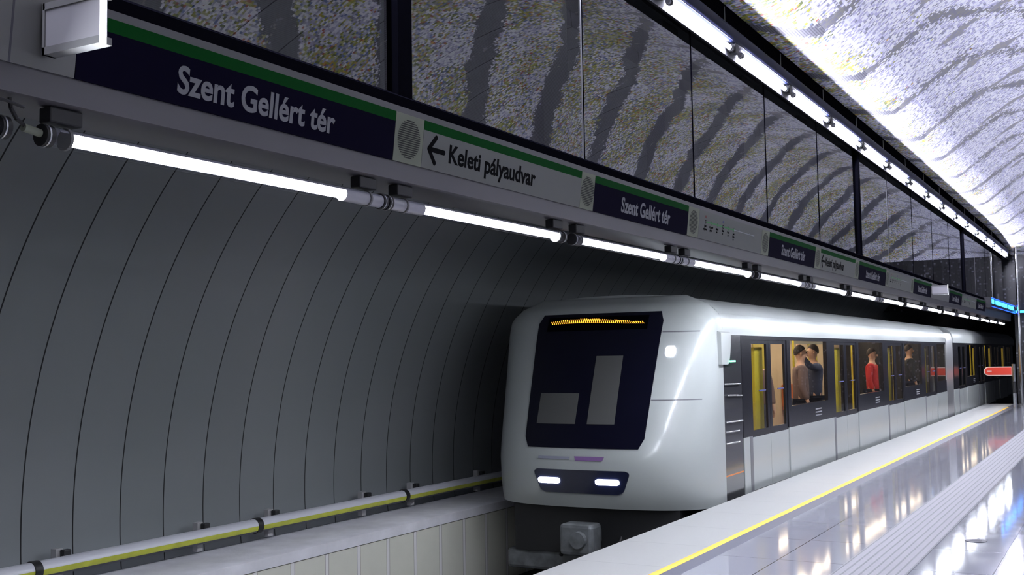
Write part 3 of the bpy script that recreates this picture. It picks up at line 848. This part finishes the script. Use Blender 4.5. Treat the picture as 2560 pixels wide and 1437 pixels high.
def train():
    t = thing('metro_train', 'white metro train with black window band arriving along the platform', 'train')
    # nose: lofted rings
    zs = [FZ, -.03, .02, .15, .3, .45, .6, .8, 1.0, 1.2, 1.4, 1.6, 1.8, 1.9, 1.98, 2.05, 2.1, 2.15, 2.2, 2.24, 2.28, 2.31]
    nt = 48; s = MB(); vs = []
    for z in zs:
        w = hw(z); d = CB-yf(z)
        for i in range(nt+1):
            a = math.pi*i/nt; c, sn = math.cos(a), math.sin(a)
            x = w*math.copysign(abs(c)**(2/NEXP), c); y = CB-d*abs(sn)**(2/NEXP)
            vs.append((TX+x, y, z))
    fs = []
    for k in range(len(zs)-1):
        for i in range(nt):
            fs.append((k*(nt+1)+i, k*(nt+1)+i+1, (k+1)*(nt+1)+i+1, (k+1)*(nt+1)+i))
    fs.append(tuple(range(nt+1))); b = (len(zs)-1)*(nt+1); fs.append(tuple(range(b, b+nt+1))[::-1])
    s.add(vs, fs); s.obj('nose', 'carwhite', t, 50)
    def patch(name, x0, x1, z0, z1, m, off=.012, parent=t, nx=20, nz=14, rad=0, taper=0.0, th=.010):
        """curved patch lying on the nose surface"""
        s = MB(); vo = []; vi = []
        for j in range(nz+1):
            z = z0+(z1-z0)*j/nz
            f = j/nz
            cut = 0
            if rad:
                dz = min(z-z0, z1-z)
                if dz < rad: cut = rad-math.sqrt(max(0, rad*rad-(rad-dz)**2))
            xx0 = x0+cut+taper*(1-f)*1.0; xx1 = x1-cut-taper*(1-f)
            for i in range(nx+1):
                x = xx0+(xx1-xx0)*i/nx; y = nose_y(x, z)
                vo.append((TX+x, y-off, z)); vi.append((TX+x, y-off+th, z))
        n = (nx+1)*(nz+1); s.v = vo+vi
        for j in range(nz):
            for i in range(nx):
                a = j*(nx+1)+i; q = (a, a+1, a+nx+2, a+nx+1); s.f.append(q); s.f.append(tuple(n+k for k in q[::-1]))
        edge = [i for i in range(nx+1)]+[j*(nx+1)+nx for j in range(1, nz+1)]+[nz*(nx+1)+i for i in range(nx-1, -1, -1)]+[j*(nx+1) for j in range(nz-1, 0, -1)]
        for a, b2 in zip(edge, edge[1:]+edge[:1]): s.f.append((a, b2, n+b2, n+a))
        return s.obj(name, m, parent, 50)
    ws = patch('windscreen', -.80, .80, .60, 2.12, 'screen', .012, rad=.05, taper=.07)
    patch('cab_reflection_panel', -.60, -.10, .86, 1.20, 'cabreflect', .016, parent=ws, nx=6, nz=4)  # this grey patch and the next paint reflections onto the windscreen
    patch('cab_reflection_upright', .05, .38, .86, 1.62, 'cabreflect', .016, parent=ws, nx=6, nz=6)
    dd = patch('destination_display', -.66, .62, 1.92, 2.08, 'beamdark', .016, nx=16, nz=2)
    # amber smear of light: rows of slanted lit bars
    am = MB(); n = 46
    for i in range(n):
        x = -.60+1.16*i/(n-1); hgt = .020+.022*math.sin(math.pi*min(1, (i+4)/n*1.05))**.6+.008*random.random()
        for sgn in (-1, 1):
            zc = 2.0+.012*math.sin(i*.11)
            z0, z1 = (zc-hgt, zc) if sgn < 0 else (zc, zc+hgt)
            sl = .014*(-sgn)
            ya = nose_y(x, zc)-.020
            am.add([(TX+x, ya, z0), (TX+x+.010, ya, z0), (TX+x+.010+sl, ya+.004, z1), (TX+x+sl, ya+.004, z1),
                    (TX+x, ya+.004, z0), (TX+x+.010, ya+.004, z0), (TX+x+.010+sl, ya+.008, z1), (TX+x+sl, ya+.008, z1)],
                   [(0, 1, 2, 3), (4, 7, 6, 5), (0, 4, 5, 1), (1, 5, 6, 2), (2, 6, 7, 3), (3, 7, 4, 0)])
    am.obj('amber_led_rows', 'amber', dd)
    patch('lamp_panel', -.60, .60, .10, .36, 'navybox', .012, rad=.06, taper=.10)
    for xc in (-.39, .33):
        hl = patch('headlight', xc-.14, xc+.14, .202, .266, 'head', .024, nx=10, nz=8, rad=.028)
    patch('emblem', -.52, -.12, .475, .505, 'emblemgrey', .014, nx=8, nz=2)
    patch('emblem', -.06, .30, .465, .510, 'purple', .014, nx=8, nz=2, taper=.02)
    patch('marker_light', .86, .97, 1.60, 1.72, 'edgeglow', .014, nx=4, nz=4, rad=.02)
    patch('panel_joint', .80, 1.20, 1.875, 1.887, 'cargrey', .004, nx=8, nz=1)
    patch('panel_joint', .76, 1.25, 1.12, 1.13, 'cargrey', .004, nx=8, nz=1)
    # roof and side shells of the cars
    side_x = TX+HW
    def roofpts(): 
        r = [(HW, 1.84), (HW, 1.9), (HW-.012, 2.0), (HW-.03, 2.08), (HW-.16, 2.2), (HW-.40, 2.30), (0, 2.36)]
        inn = [(0, 2.24), (HW-.40, 2.20), (HW-.14, 2.06), (HW-.12, 1.84)]
        out = [(TX+x, z) for x, z in r]+[(TX-x, z) for x, z in r[:-1]][::-1]
        ii = [(TX+x, z) for x, z in inn]; jj = [(TX-x, z) for x, z in inn[1:]][::-1]
        return out+jj+ii[0:1]*0+[(TX+x, z) for x, z in inn]
    cars = [(CB, 29.55), (30.95, 48.3)]
    for ci, (ya, yb) in enumerate(cars):
        MB().prism_y([(TX+HW-.10, 1.84), (TX+HW, 1.84), (TX+HW, 1.92), (TX+HW-.012, 2.02), (TX+HW-.035, 2.08), (TX+HW-.12, 2.11)], ya, yb).obj('cornice', 'carwhite', t, 30)
        MB().prism_y([(TX-HW+.10, 1.84), (TX-HW, 1.84), (TX-HW, 1.92), (TX-HW+.035, 2.08), (TX-HW+.12, 2.11)], ya, yb).obj('cornice', 'carwhite', t, 30)
        rp = spline([(TX+HW-.035, 2.08), (TX+HW-.12, 2.17), (TX+HW-.32, 2.265), (TX+.55, 2.325), (TX, 2.34), (TX-.55, 2.325), (TX-HW+.32, 2.265), (TX-HW+.12, 2.17), (TX-HW+.035, 2.08)], 4)
        MB().prism_y(rp+[(TX-HW+.12, 2.08), (TX-HW+.4, 2.2), (TX+HW-.4, 2.2), (TX+HW-.12, 2.08)], ya, yb).obj('roof', 'roofgrey', t, 40)
        # lower white side, platform side, with door joints
        doors = [d for d in [13.30+4.36*k for k in range(9)] if ya < d < yb-2.0] if ci == 0 else [31.9+4.36*k for k in range(4)]
        edges = []
        def wside(sx):
            X1 = TX+sx*HW; X0 = TX+sx*(HW-.06)
            xa, xb = min(X0, X1), max(X0, X1)
            return xa, xb
        for sx in (1, -1):
            xa, xb = wside(sx)
            lo = MB(); y = ya if ci or sx < 0 else 12.90
            for d in doors:
                if d-.09 > y+.02: MB().box(xa, xb, y, d-.09, FZ, .62).obj('lower_side', 'carwhite', t)
                y = d+1.62
            MB().box(xa, xb, y, yb, FZ, .62).obj('lower_side', 'carwhite', t)
            # window band: black rails and pillars
            bd = MB(); xo = (xa-.0, xb-.004) if sx > 0 else (xa+.004, xb)
            y = ya if ci or sx < 0 else 12.90
            prev = y
            bd.box(*xo, prev, yb, 1.79, 1.84)
            for d in doors:
                bd.box(*xo, prev, d-.09, .62, .90) if prev < d-.1 else None
                if prev == y: bd.box(*xo, prev, d-.09, .90, 1.79)
                else: bd.box(*xo, d-.52, d-.09, .90, 1.79)
                # window opening runs from d+1.75 to next d-.52
                bd.box(*xo, d+1.60, d+1.76, .90, 1.79)
                bd.box(*xo, d+1.60, d+1.76, .62, .90)
                prev = d+1.76
            bd.box(*xo, prev, yb, .62, .90)
            last = min(yb, doors[-1]+3.84)
            if yb-last > .05: bd.box(*xo, last, yb, .90, 1.79)
            bd.obj('window_band', 'carblack', t)
            # windows
            for i, d in enumerate(doors):
                w1 = min(d+3.84, yb-.15)
                if w1-d-1.76 > .3:
                    xg = X = (xb-.012) if sx > 0 else (xa+.004)
                    g = MB().box(xg, xg+.008, d+1.76, w1, .90, 1.79).obj('side_window', 'carglass', t)
            # doors, two leaves each
            for d in doors:
                xd0, xd1 = (xb-.045, xb-.015) if sx > 0 else (xa+.015, xa+.045)
                for lf in (0, 1):
                    l0 = d-.06+lf*.835; l1 = l0+.825
                    lf_ = MB(); lf_.box(xd0, xd1, l0, l1, FZ+.03, .60); lf_.obj('door_leaf', 'carwhite', t)
                    up = MB(); up.box(xd0, xd1, l0, l0+.09, .60, 1.80); up.box(xd0, xd1, l1-.09, l1, .60, 1.80)
                    up.box(xd0, xd1, l0+.09, l1-.09, .60, .68); up.box(xd0, xd1, l0+.09, l1-.09, 1.74, 1.80)
                    f = up.obj('door_frame', 'carblack', t)
                    xg = (xd0+xd1)/2
                    MB().box(xg-.004, xg+.004, l0+.09, l1-.09, .68, 1.74).obj('door_glass', 'carglass', f)
                    if sx > 0:
                        MB().box(xd1-.002, xd1+.004, l0+.36, l0+.66, 1.15, 1.165).obj('door_sticker', 'mapblue', f)
                j = MB(); j.box(xb-.03 if sx > 0 else xa-.003, xb+.003 if sx > 0 else xa+.03, d-.17, d-.06, FZ, .62); j.box(xd0, xd1-.002, d-.09, d-.06, .62, 1.84); j.box(xd0, xd1-.002, d+1.60, d+1.62, FZ, 1.84)  # wide lower bar paints the door recess shadow in grey
                j.obj('door_surround_shade', 'cargrey', t)
                if sx > 0:
                    MB().box(xd0, X1 if False else TX+HW+.02, d-.10, d+1.64, FZ-.03, FZ+.028).obj('door_step', 'rubber', t)
        # interior
        i0 = CB+.75 if ci == 0 else ya
        MB().box(TX-HW+.06, TX+HW-.06, i0, yb, -.06, .0).obj('car_floor', 'interfloor', t)
        MB().box(TX-HW+.14, TX+HW-.14, i0, yb, 2.02, 2.05).obj('car_ceiling', 'ceilcar', t)
        for sx in (-1, 1):
            MB().box(TX+sx*.62-.07, TX+sx*.62+.07, i0+.2, yb-.2, 2.0, 2.02).obj('ceiling_light', 'carlight', t)
        MB().box(TX-HW+.10, TX+HW-.10, i0-.04, i0, .0, 2.05).obj('bulkhead', 'inter', t)
        # opposite inner wall: cream panels between windows, yellow doors
        iw = MB(); prev = i0
        for d in doors:
            iw.box(TX-HW+.07, TX-HW+.09, prev, d-.1, .0, 2.0); prev = d+1.62
        iw.box(TX-HW+.07, TX-HW+.09, prev, yb, .0, 2.0)
        iw.obj('inner_wall', 'inter', t)
        for d in doors:
            for lf in (0, 1):
                MB().box(TX-HW+.075, TX-HW+.095, d-.08+lf*.85, d+.75+lf*.85, .02, 1.9).obj('inner_door', 'yellowleaf' if lf == 0 else 'inter', t)
            # handrail poles
            for yy in (d+.55,):
                MB().tube((TX+.55, yy, 0), (TX+.55, yy, 2.02), .018, 10).obj('grab_pole', 'yellowleaf', t, 60)
            MB().bbox(TX+HW-.22, TX+HW-.12, d+.50, d+.86, .10, 1.70, .01).obj('door_partition', 'yellowleaf', t)
            st = MB(); st.bbox(TX-HW+.1, TX-HW+.52, d+1.9, d+3.6, .40, .47, .02); st.bbox(TX-HW+.09, TX-HW+.16, d+1.9, d+3.6, .47, .95, .02)
            st.box(TX-HW+.1, TX-HW+.40, d+2.0, d+3.5, .0, .40)
            if d+3.7 < yb: st.obj('bench_seat', 'seat', t)
        # vehicle number marks on the band below windows
        for d in doors[:3]:
            mk = MB()
            for q in range(3): mk.box(TX+HW-.006, TX+HW-.001, d+3.05, d+3.42, .70+.045*q, .718+.045*q)
            if d+3.5 < yb: mk.obj('number_plate', 'letter', t)
    # cab side door and white fairing
    s = MB(); s.box(TX+HW-.05, TX+HW-.008, CB, 12.90, FZ+.0, 1.84)
    cd = s.obj('cab_door', 'carglossdoor', t)
    for z, a, b in ((1.275, 12.22, 12.78), (1.145, 12.30, 12.60), (1.135, 12.62, 12.86), (.84, 12.24, 12.84), (.73, 12.22, 12.70), (.60, 12.22, 12.70)):
        MB().tube((TX+HW+.006, a, z), (TX+HW+.006, b, z-.008), .009, 8).obj('cab_handrail', 'chrome', cd, 60)
    MB().box(TX+HW-.01, TX+HW-.004, 12.22, 12.86, .225, .240).obj('reflex_strip', 'orange', cd)
    # rounded white fairing (side mirror housing) at the top corner
    f = MB(); n = 14; vs = []
    for i in range(n+1):
        yy = 12.05+.42*i/n; q = i/n
        zl = 1.50+.0+.30*max(0, (q-.55)/.45)**2.2 ; th = .035*math.sqrt(max(0, 1-q*q*.9))
        vs += [(TX+HW-.01, yy, 1.88), (TX+HW+th, yy, 1.86), (TX+HW+th, yy, zl), (TX+HW-.01, yy, zl)]
    fs = [(0, 1, 2, 3)]+[(4*n, 4*n+3, 4*n+2, 4*n+1)]
    for i in range(n):
        for q in range(4): fs.append((4*i+q, 4*i+4+q, 4*i+4+(q+1) % 4, 4*i+(q+1) % 4))
    f.add(vs, fs); fa_ = f.obj('mirror_fairing', 'carwhite', t, 50)
    MB().bbox(TX+HW+.02, TX+HW+.045, 12.36, 12.52, 1.525, 1.543, .003).obj('door_signal', 'greenled', fa_)
    # gangway
    g = MB(); g.prism_y([(TX+HW-.02, FZ), (TX+HW-.005, 1.9), (TX+HW-.06, 2.08), (TX+HW-.35, 2.24), (TX-HW+.35, 2.24), (TX-HW+.06, 2.08), (TX-HW+.02, FZ)], 29.70, 30.85, True)
    gw = g.obj('gangway', 'alu', t, 40)
    for y in (29.55, 30.85): MB().prism_y([(TX+HW-.04, FZ), (TX+HW-.03, 1.9), (TX+HW-.12, 2.05), (TX-HW+.12, 2.05), (TX-HW+.04, FZ)], y, y+.15, True).obj('gangway_frame', 'rubber', t)
    # underframe, bogies, coupler
    for ya, yb in ((11.9, 29.5), (31, 48.2)):
        MB().box(TX-HW+.12, TX+HW-.10, ya, yb, -.42, FZ).obj('underframe', 'underdark', t)
    for yc in (13.6, 26.6, 33.8, 45.2):
        b = MB(); 
        for sx in (-1, 1): b.bbox(TX+sx*.98-.07, TX+sx*.98+.07, yc-1.3, yc+1.3, -.75, -.52, .03)
        b.bbox(TX-.98, TX+.98, yc-.2, yc+.2, -.72, -.5, .03)
        bo = b.obj('bogie', 'steelgrey', t)
        for dy in (-.95, .95):
            MB().tube((TX-.85, yc+dy, -.63), (TX+.85, yc+dy, -.63), .07, 12).obj('axle', 'steelgrey', bo, 60)
            for sx in (-1, 1):
                MB().tube((TX+sx*.70, yc+dy, -.63), (TX+sx*.83, yc+dy, -.63), .41, 28).obj('wheel', 'railsteel', bo, 40)
                MB().bbox(TX+sx*.98-.1, TX+sx*.98+.1, yc+dy-.14, yc+dy+.14, -.76, -.50, .03).obj('axle_box', 'deadtube', bo)
    c = MB(); c.bbox(TX-.11, TX+.11, 11.30, 12.2, -.48, -.30, .03); c.obj('coupler_bar', 'steelgrey', t)
    c = MB(); c.bbox(TX-.20, TX+.20, 11.05, 11.32, -.56, -.22, .04); c.tube((TX+.05, 10.98, -.38), (TX+.05, 11.06, -.38), .09, 18)
    c.obj('coupler_head', 'steelgrey', t)
    MB().bbox(TX-1.15, TX+1.15, 11.55, 11.75, -.85, -.62, .04).obj('obstacle_deflector', 'steelgrey', t)
    MB().box(TX-1.0, TX+1.05, 11.5, 11.95, -.62, FZ-.0).obj('front_skirt', 'underdark', t)
    for sx in (-1, 1):
        MB().path([(TX+sx*.35, 11.6, -.30), (TX+sx*.33, 11.35, -.62), (TX+sx*.28, 11.3, -.50)], .025).obj('air_hose', 'rubber', t, 60)
    return t
train()

# ------------------------------------------------------------------ passengers
def skin_obj(name, verts, edges, radii, m, parent, sub=1):
    me = bpy.data.meshes.new(name); me.from_pydata(verts, edges, [])
    o = bpy.data.objects.new(name, me); COL.objects.link(o); o.parent = parent
    md = o.modifiers.new('Skin', 'SKIN'); md.use_smooth_shade = True
    if not me.skin_vertices: me.skin_vertices.new()
    sv = me.skin_vertices[0].data
    for i, r in enumerate(radii):
        sv[i].radius = (r, r) if not isinstance(r, tuple) else r
        sv[i].use_root = (i == 0)
    s = o.modifiers.new('Sub', 'SUBSURF'); s.levels = sub; s.render_levels = sub
    me.materials.append(M[m]); return o
def person(x, y, z0, rot, label, coat, h=1.7, arm=0):
    """standing passenger; arm=1 raises the right hand to a grab pole"""
    t = thing('person', label, 'person', (x, y, z0), rotz=rot)
    k = h/1.7
    V = []; E = []; R = []
    def a(p, r, par=None):
        V.append(tuple(c*k for c in p)); R.append((r[0]*k, r[1]*k) if isinstance(r, tuple) else r*k)
        if par is not None: E.append((par, len(V)-1))
        return len(V)-1
    pel = a((0, 0, .92), (.15, .11)); wa = a((0, 0, 1.06), (.13, .10), pel); ch = a((0, .01, 1.27), (.155, .11), wa)
    ns = a((0, 0, 1.40), (.09, .07), ch); nk = a((0, -.005, 1.47), .052, ns); hd0 = a((0, -.01, 1.54), (.074, .082), nk)
    hd1 = a((0, -.008, 1.61), (.086, .102), hd0); hd2 = a((0, .0, 1.67), (.072, .084), hd1)
    ends = []
    for sx in (-1, 1):
        sh = a((sx*.17, 0, 1.37), .055, ns)
        if arm and sx == 1:
            el = a((sx*.30, -.16, 1.36), .040, sh); wr = a((sx*.26, -.30, 1.56), .028, el); pa = a((sx*.255, -.32, 1.63), (.036, .02), wr); d = Vector((0, -.1, 1))
        else:
            el = a((sx*.225, .02, 1.10), .040, sh); wr = a((sx*.23, -.06, .88), .027, el); pa = a((sx*.228, -.075, .81), (.020, .036), wr); d = Vector((0, -.12, -1))
        for q in range(4):
            o_ = (q-1.5)*.019
            b0 = V[pa]; base = Vector((b0[0]/k, b0[1]/k, b0[2]/k))+Vector((0, o_, 0))+d.normalized()*.035
            f1 = a(tuple(base), .0095, pa); f2 = a(tuple(base+d.normalized()*.035+Vector((-sx*.008, 0, 0))), .0085, f1)
            a(tuple(base+d.normalized()*(.055+.006*(q in (1, 2)))+Vector((-sx*.02, 0, 0))), .0075, f2)
        b0 = V[pa]; base = Vector((b0[0]/k, b0[1]/k, b0[2]/k))
        t1 = a(tuple(base+Vector((-sx*.004, -.042, 0))), .011, pa); a(tuple(base+Vector((-sx*.01, -.058, 0))+d.normalized()*.035), .009, t1)
        hp = a((sx*.085, 0, .86), .085, pel); kn = a((sx*.10, -.01, .48), .055, hp); an = a((sx*.10, .02, .09), .038, kn)
        a((sx*.11, -.10, .04), .035, an)
    skin_obj('body', V, E, R, 'skin', t)
    # coat
    V.clear(); E.clear(); R.clear()
    b = a((0, 0, .80), (.18, .14)); b1 = a((0, 0, 1.0), (.165, .13), b); b2 = a((0, .01, 1.25), (.18, .135), b1); b3 = a((0, 0, 1.39), (.11, .09), b2); a((0, 0, 1.445), .075, b3)
    for sx in (-1, 1):
        s1 = a((sx*.165, 0, 1.365), .072, b3)
        if arm and sx == 1:
            e1 = a((sx*.30, -.16, 1.36), .055, s1); a((sx*.262, -.29, 1.54), .042, e1)
        else:
            e1 = a((sx*.228, .02, 1.10), .056, s1); a((sx*.23, -.055, .90), .042, e1)
    skin_obj('coat', V, E, R, coat, t)
    V.clear(); E.clear(); R.clear()
    b = a((0, 0, .90), (.155, .12))
    for sx in (-1, 1):
        p1 = a((sx*.085, 0, .84), .098, b); p2 = a((sx*.10, -.01, .48), .070, p1); a((sx*.10, .02, .10), .058, p2)
    skin_obj('trousers', V, E, R, 'trousers', t)
    for sx in (-1, 1):
        MB().sphere((sx*.105*k, -.05*k, .045*k), .07*k, 12, (.65, 1.8, .62)).obj('shoe', 'shoe', t, 60)
        MB().sphere((sx*.030*k, -.092*k, 1.605*k), .011*k, 8).obj('eye', 'eye', t, 60)
        MB().sphere((sx*.078*k, -.005*k, 1.585*k), .022*k, 8, (.4, .8, 1.2)).obj('ear', 'skin', t, 60)
    MB().sphere((0, -.103*k, 1.575*k), .017*k, 8, (.7, 1, 1.4)).obj('nose', 'skin', t, 60)
    MB().sphere((0, -.088*k, 1.535*k), .018*k, 8, (1.3, .5, .35)).obj('mouth', 'lips', t, 60)
    # hair cap
    hs = MB(); n = 14
    for i in range(8):
        tt = math.radians(8+i*15)
        for j in range(n):
            an = 2*math.pi*j/n
            fr = (.5*(1-math.sin(an)))**.7          # towards the face (-y)
            tl = min(tt, math.radians(60)+(1-fr)*math.radians(75))
            hs.v.append((0.080*k*math.sin(tl)*math.cos(an), (.004+.095*math.sin(tl)*math.sin(an))*k, (1.615+.112*math.cos(tl))*k))
    for i in range(7):
        for j in range(n): hs.f.append((i*n+j, i*n+(j+1) % n, (i+1)*n+(j+1) % n, (i+1)*n+j))
    hs.f.append(tuple(range(n)))
    hs.obj('hair', 'hair', t, 60)
R90 = math.radians(90)
person(-4.42, 16.95, .0, R90*1.0+.4, 'passenger in a dark grey-brown coat standing in the first train window', 'coatgrey', 1.72)
person(-4.50, 18.05, .0, -R90*.6, 'passenger in a navy jacket holding on in the first train window', 'coatnavy', 1.74, 1)
person(-4.45, 22.45, .0, R90, 'passenger in a red coat standing in the second train window', 'coatred', 1.68)
person(-4.50, 26.9, .0, R90*1.3, 'passenger in a black coat standing in the third train window', 'coatblack', 1.76)
person(-4.75, 15.75, .0, R90*.4, 'passenger in a brownish coat behind the first train door', 'coatgrey', 1.66)
